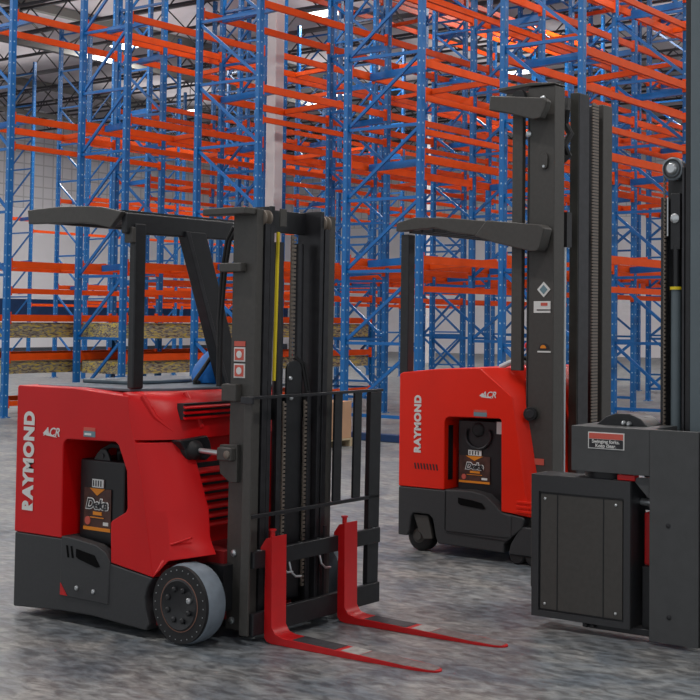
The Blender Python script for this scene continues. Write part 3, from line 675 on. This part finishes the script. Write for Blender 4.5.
# mast of truck 2
mm2 = part('mast_side_box', M().box(-4.545, -4.336, 6.95, 7.075, .1, 3.085), GREY, T2, bevel=.006)
part('mast_seam', M().box(-4.535, -4.529, 6.946, 6.952, .3, 3.0), BLACK, mm2)
part('mast_side_box', M().box(-4.56, -4.36, 7.62, 7.75, .1, 3.06), GREY, T2, bevel=.006)
part('inner_rail', channel(-4.425, -4.36, 7.285, 1, .14, .014, .2, 3.09), mat('oily_rail_steel', (62, 62, 58), .3, metal=.3, noise=.3, nscale=6), T2, bevel=.003)
part('middle_rail', channel(-4.52, -4.36, 7.56, -1, .07, .014, .2, 3.04), RAIL, T2, bevel=.003)
part('rail_face', M().box(-4.385, -4.356, 7.292, 7.425, .3, 3.085), RAIL, T2, bevel=.003)
part('lift_cylinder', M().cyl((-4.40, 7.185, .3), (-4.40, 7.185, 2.15), .013), STEEL, T2)
part('cylinder_head', M().box(-4.42, -4.37, 7.165, 7.225, 2.05, 2.28), BLACK, T2)
chain(-4.362, 7.515, .3, 3.05, .085, T2)
part('hose_bundle', M().tube([(-4.39, 7.19, 3.03), (-4.37, 7.15, 2.95), (-4.40, 7.18, 2.87), (-4.37, 7.20, 2.8), (-4.39, 7.15, 2.72), (-4.38, 7.19, 2.66), (-4.41, 7.16, 2.62)], .026), RUB, T2)
part('mast_head', M().box(-4.50, -4.45, 7.0, 7.62, .3, .5), BLACK, T2, bevel=.004)
part('mast_cap', M().prism([(-4.77, 3.075), (-4.77, 3.10), (-4.52, 3.115), (-4.33, 3.10), (-4.33, 3.088), (-4.52, 3.09)], 'Y', 6.935, 7.07), GREY, T2, bevel=.006)
part('cap_plate', M().box(-4.72, -4.50, 6.955, 6.975, 2.93, 3.06), GREY, T2, bevel=.004)
va = part('mast_arm', M().prism([(-4.765, 3.035), (-4.345, 2.985), (-4.32, 2.965), (-4.335, 2.92), (-4.37, 2.855), (-4.43, 2.85), (-4.60, 2.90), (-4.775, 2.94)], 'Y', 6.83, 6.89), GREY, T2, bevel=.01)
part('arm_pulley', M().lathe((-4.60, 6.92, 3.02), (0, 1, 0), [(0, .05), (.02, .055), (.03, .05)], 20), RUB, va)
bolts([(-4.425, 6.95, 3.0), (-4.535, 6.95, 2.78)], (0, -1, 0), .022, .012, T2)
m = M().prism(arc(-4.41, 2.62, .028, 0, 180, 8)+arc(-4.41, 2.57, .028, 180, 360, 8), 'Y', 6.935, 6.95)
part('access_cover', m, GREY, T2, bevel=.004)
part('access_latch', M().lathe((-4.41, 6.935, 2.56), (0, -1, 0), [(0, .01), (.004, .008)], 10), STEEL, T2)
m = M().prism([(-4.41, 1.815), (-4.36, 1.765), (-4.41, 1.715), (-4.46, 1.765)], 'Y', 6.946, 6.95)
part('diamond_decal', m, WHITE, T2)
part('diamond_mark', M().prism([(-4.41, 1.795), (-4.38, 1.765), (-4.41, 1.735), (-4.44, 1.765)], 'Y', 6.944, 6.946), DECBL, T2)
dc = part('notice_decal', M().box(-4.485, -4.358, 6.946, 6.95, 1.615, 1.69), WHITE, T2)
part('notice_mark', M().box(-4.43, -4.38, 6.944, 6.946, 1.66, 1.68), DECRED, dc)
part('notice_mark', M().box(-4.46, -4.35, 6.944, 6.946, 1.63, 1.637), DECDK, dc)
dc = part('capacity_decal', M().box(-4.455, -4.355, 6.946, 6.95, 1.36, 1.37), WHITE, T2)
part('decal_emblem', M().prism(arc(-4.405, 1.38, .04, 0, 180, 10), 'Y', 6.946, 6.95), DECDK, dc)
part('emblem_mark', M().prism(arc(-4.41, 1.387, .022, 0, 180, 10), 'Y', 6.944, 6.946), DECOR, dc)
lt = part('work_light', M().lathe((-4.50, 6.96, .965), (.3, -1, 0), [(0, .035), (.03, .045), (.05, .045), (.055, .04)], 24), RUB, T2)
part('light_lens', M().lathe((-4.483, 6.905, .965), (.3, -1, 0), [(0, .03), (.004, .026)], 20), RAIL, lt)
part('latch_decal', M().box(-4.475, -4.40, 6.946, 6.95, .64, .68), DECRED, T2)

# ------------------------------------------------------------------ truck 3 (right)
T3 = thing('forklift', (-2.75, 5.9, 0), 'grey truck cut off by the right edge, with a charcoal guard box in front', 'forklift')
pn = part('carriage_panel', M().box(-2.908, -2.645, 5.55, 5.58, .018, 1.036), PANEL, T3, bevel=.003)
bolts([(-2.805, 5.55, .58), (-2.80, 5.55, .145)], (0, -1, 0), .012, .006, pn, 'panel_bolt', BLACK)
part('carriage_side', M().box(-2.64, -2.2, 5.56, 5.60, .018, 1.036), PANEL, T3, bevel=.003)
hs = part('pivot_housing', M().box(-3.358, -2.912, 5.56, 5.59, .808, 1.034).box(-3.358, -2.912, 5.59, 5.86, 1.005, 1.034).box(-3.358, -3.335, 5.59, 5.86, .808, 1.005), PANEL, T3, bevel=.003)
wl = part('warning_label', M().box(-3.258, -3.052, 5.557, 5.56, .925, 1.008), WHITE, hs, label='red and grey warning label')
part('label_header', M().box(-3.252, -3.058, 5.555, 5.557, .975, 1.003), DECRED, wl)
part('label_field', M().box(-3.252, -3.058, 5.555, 5.557, .930, .973), DECDK, wl)
text('label_lettering', 'Swinging forks.', (-3.155, 5.555, .962), (1, 0, 0), (0, 0, 1), .025, WHITE, wl, bold=.0004, sx=1.05)
text('label_lettering', 'Keep clear.', (-3.155, 5.555, .941), (1, 0, 0), (0, 0, 1), .025, WHITE, wl, bold=.0004, sx=1.05)
part('pivot_hump', M().prism([(-3.30, 1.03), (-3.24, 1.075), (-3.18, 1.095), (-3.10, 1.095), (-3.04, 1.07), (-2.99, 1.03)], 'Y', 5.70, 5.86), BLACK, hs, bevel=.006)
bolts([(-3.10, 5.70, 1.045), (-3.13, 5.70, 1.048)], (0, -1, 0), .012, .02, hs)
part('pivot_collar', M().lathe((-3.22, 5.72, .775), (0, 0, 1), [(0, .13), (.03, .13), (.034, .12)], 36), BLACK, T3)
part('pivot_latch', M().box(-3.10, -3.0, 5.57, 5.62, .775, .805), DKRED, T3, bevel=.006)
# guard box
YB = 5.55
gx0, gx1, gz0, gz1 = -3.585, -3.014, .058, .775
fr = part('guard_box', M().box(gx0, gx1, YB+.012, YB+.17, gz0, gz1), BLACK, T3, bevel=.006)
part('box_frame', M().box(gx0, gx1, YB, YB+.013, gz1-.085, gz1).box(gx0, gx1, YB, YB+.013, gz0, gz0+.03).box(gx0, gx0+.04, YB, YB+.013, gz0+.03, gz1-.085).box(gx1-.035, gx1, YB, YB+.013, gz0+.03, gz1-.085), GREY2, fr)
part('box_panel', M().box(gx0+.05, gx1-.045, YB+.006, YB+.02, gz0+.04, gz1-.095), GREY, fr, bevel=.002)
part('panel_groove', M().box(-3.436, -3.432, YB+.003, YB+.007, gz0+.04, gz1-.095).box(-3.168, -3.164, YB+.003, YB+.007, gz0+.04, gz1-.095), BLACK, fr)
bolts([(x, YB+.006, z) for x in (-3.508, -3.095) for z in (.125, .655)], (0, -1, 0), .007, .007, fr, 'panel_screw')
part('box_lip', M().box(gx0-.012, gx0, YB+.01, YB+.15, .2, gz1), GREY, fr, bevel=.003)
part('box_foot', M().box(-3.30, -2.92, YB+.03, YB+.14, .03, .064), BLACK, T3, bevel=.004)
bolts([(-3.27, YB+.03, .045), (-3.23, YB+.03, .045)], (0, -1, 0), .012, .02, T3, 'foot_bolt', BLACK)
part('guard_hinge', M().cyl((-3.02, YB+.12, .665), (-2.93, YB+.12, .665), .018), STEEL, T3)
part('dark_gap_filler', M().box(-3.02, -2.912, YB+.16, YB+.19, .62, .81), BLACK, T3)  # added black block, keeps the gap dark where bright floor showed through
part('guard_arm', M().prism([(-3.02, .79), (-2.93, .70), (-2.912, .70), (-2.912, .80)], 'Y', YB+.03, YB+.06), PANEL, T3)
part('red_cylinder', M().box(-2.985, -2.93, 5.64, 5.70, .36, .62), DKRED, T3, bevel=.01, label='red painted cylinder cover')
part('lower_guide', M().box(-2.985, -2.915, 5.62, 5.72, .05, .36), BLACK, T3, bevel=.006)
# mast of truck 3
part('mast_column', M().box(-2.838, -2.5, 5.85, 6.05, .05, 5.2), COLM, T3, bevel=.004)
part('mast_column_edge', M().box(-2.870, -2.842, 5.86, 6.02, .05, 5.2), BLACK, T3, bevel=.003)
part('inner_rail', M().prism([(-3.005, .1), (-3.005, 2.26)]+arc(-2.940, 2.28, .072, 150, 30, 8)+[(-2.878, 2.26), (-2.878, .1)], 'Y', 5.93, 5.96), BLACK, T3, bevel=.003)
part('rail_flange', M().box(-3.015, -3.0, 5.87, 5.93, .1, 2.2).box(-2.89, -2.876, 5.86, 5.93, .1, 2.35), RAIL, T3, bevel=.003)
part('lift_cylinder', M().cyl((-2.940, 5.90, .3), (-2.940, 5.90, 1.73), .027), COLM, T3)
part('cylinder_collar', M().ring((-2.940, 5.90, 1.725), (0, 0, 1), .02, .033, .015, 24), YEL, T3)
part('cylinder_head', M().box(-2.968, -2.912, 5.885, 5.915, 1.93, 2.22).cyl((-2.940, 5.90, 1.73), (-2.940, 5.90, 1.95), .018), BLACK, T3, bevel=.004)
bolts([(-2.940, 5.885, 2.09)], (0, -1, 0), .025, .012, T3, 'cylinder_pin')
pu = part('chain_pulley', M().lathe((-2.948, 5.90, 2.345), (0, -1, 0), [(-.03, .055), (0, .055), (.004, .06), (.03, .06), (.034, .055)], 40), mat('grey_pulley', (120, 128, 134), .4, metal=.3), T3)
part('pulley_ring', M().ring((-2.948, 5.864, 2.345), (0, -1, 0), .042, .05, .004, 36), BLACK, pu)
part('pulley_cap', M().lathe((-2.948, 5.866, 2.345), (0, -1, 0), [(0, .034), (.012, .03), (.02, .022)], 28), STEEL, pu)
chain(-2.993, 5.875, .9, 2.33, .014, T3)
part('hose_bundle', M().box(-2.985, -2.978, 5.88, 5.885, 2.0, 2.2), STEEL, T3)
part('truck_frame', M().box(-2.9, -1.6, 5.95, 6.8, .06, .55), mat('dark_truck_frame', (40, 41, 44), .5), T3, bevel=.01)
part('mast_column', M().box(-2.838, -2.5, 6.6, 6.8, .05, 5.2), COLM, T3, bevel=.004)
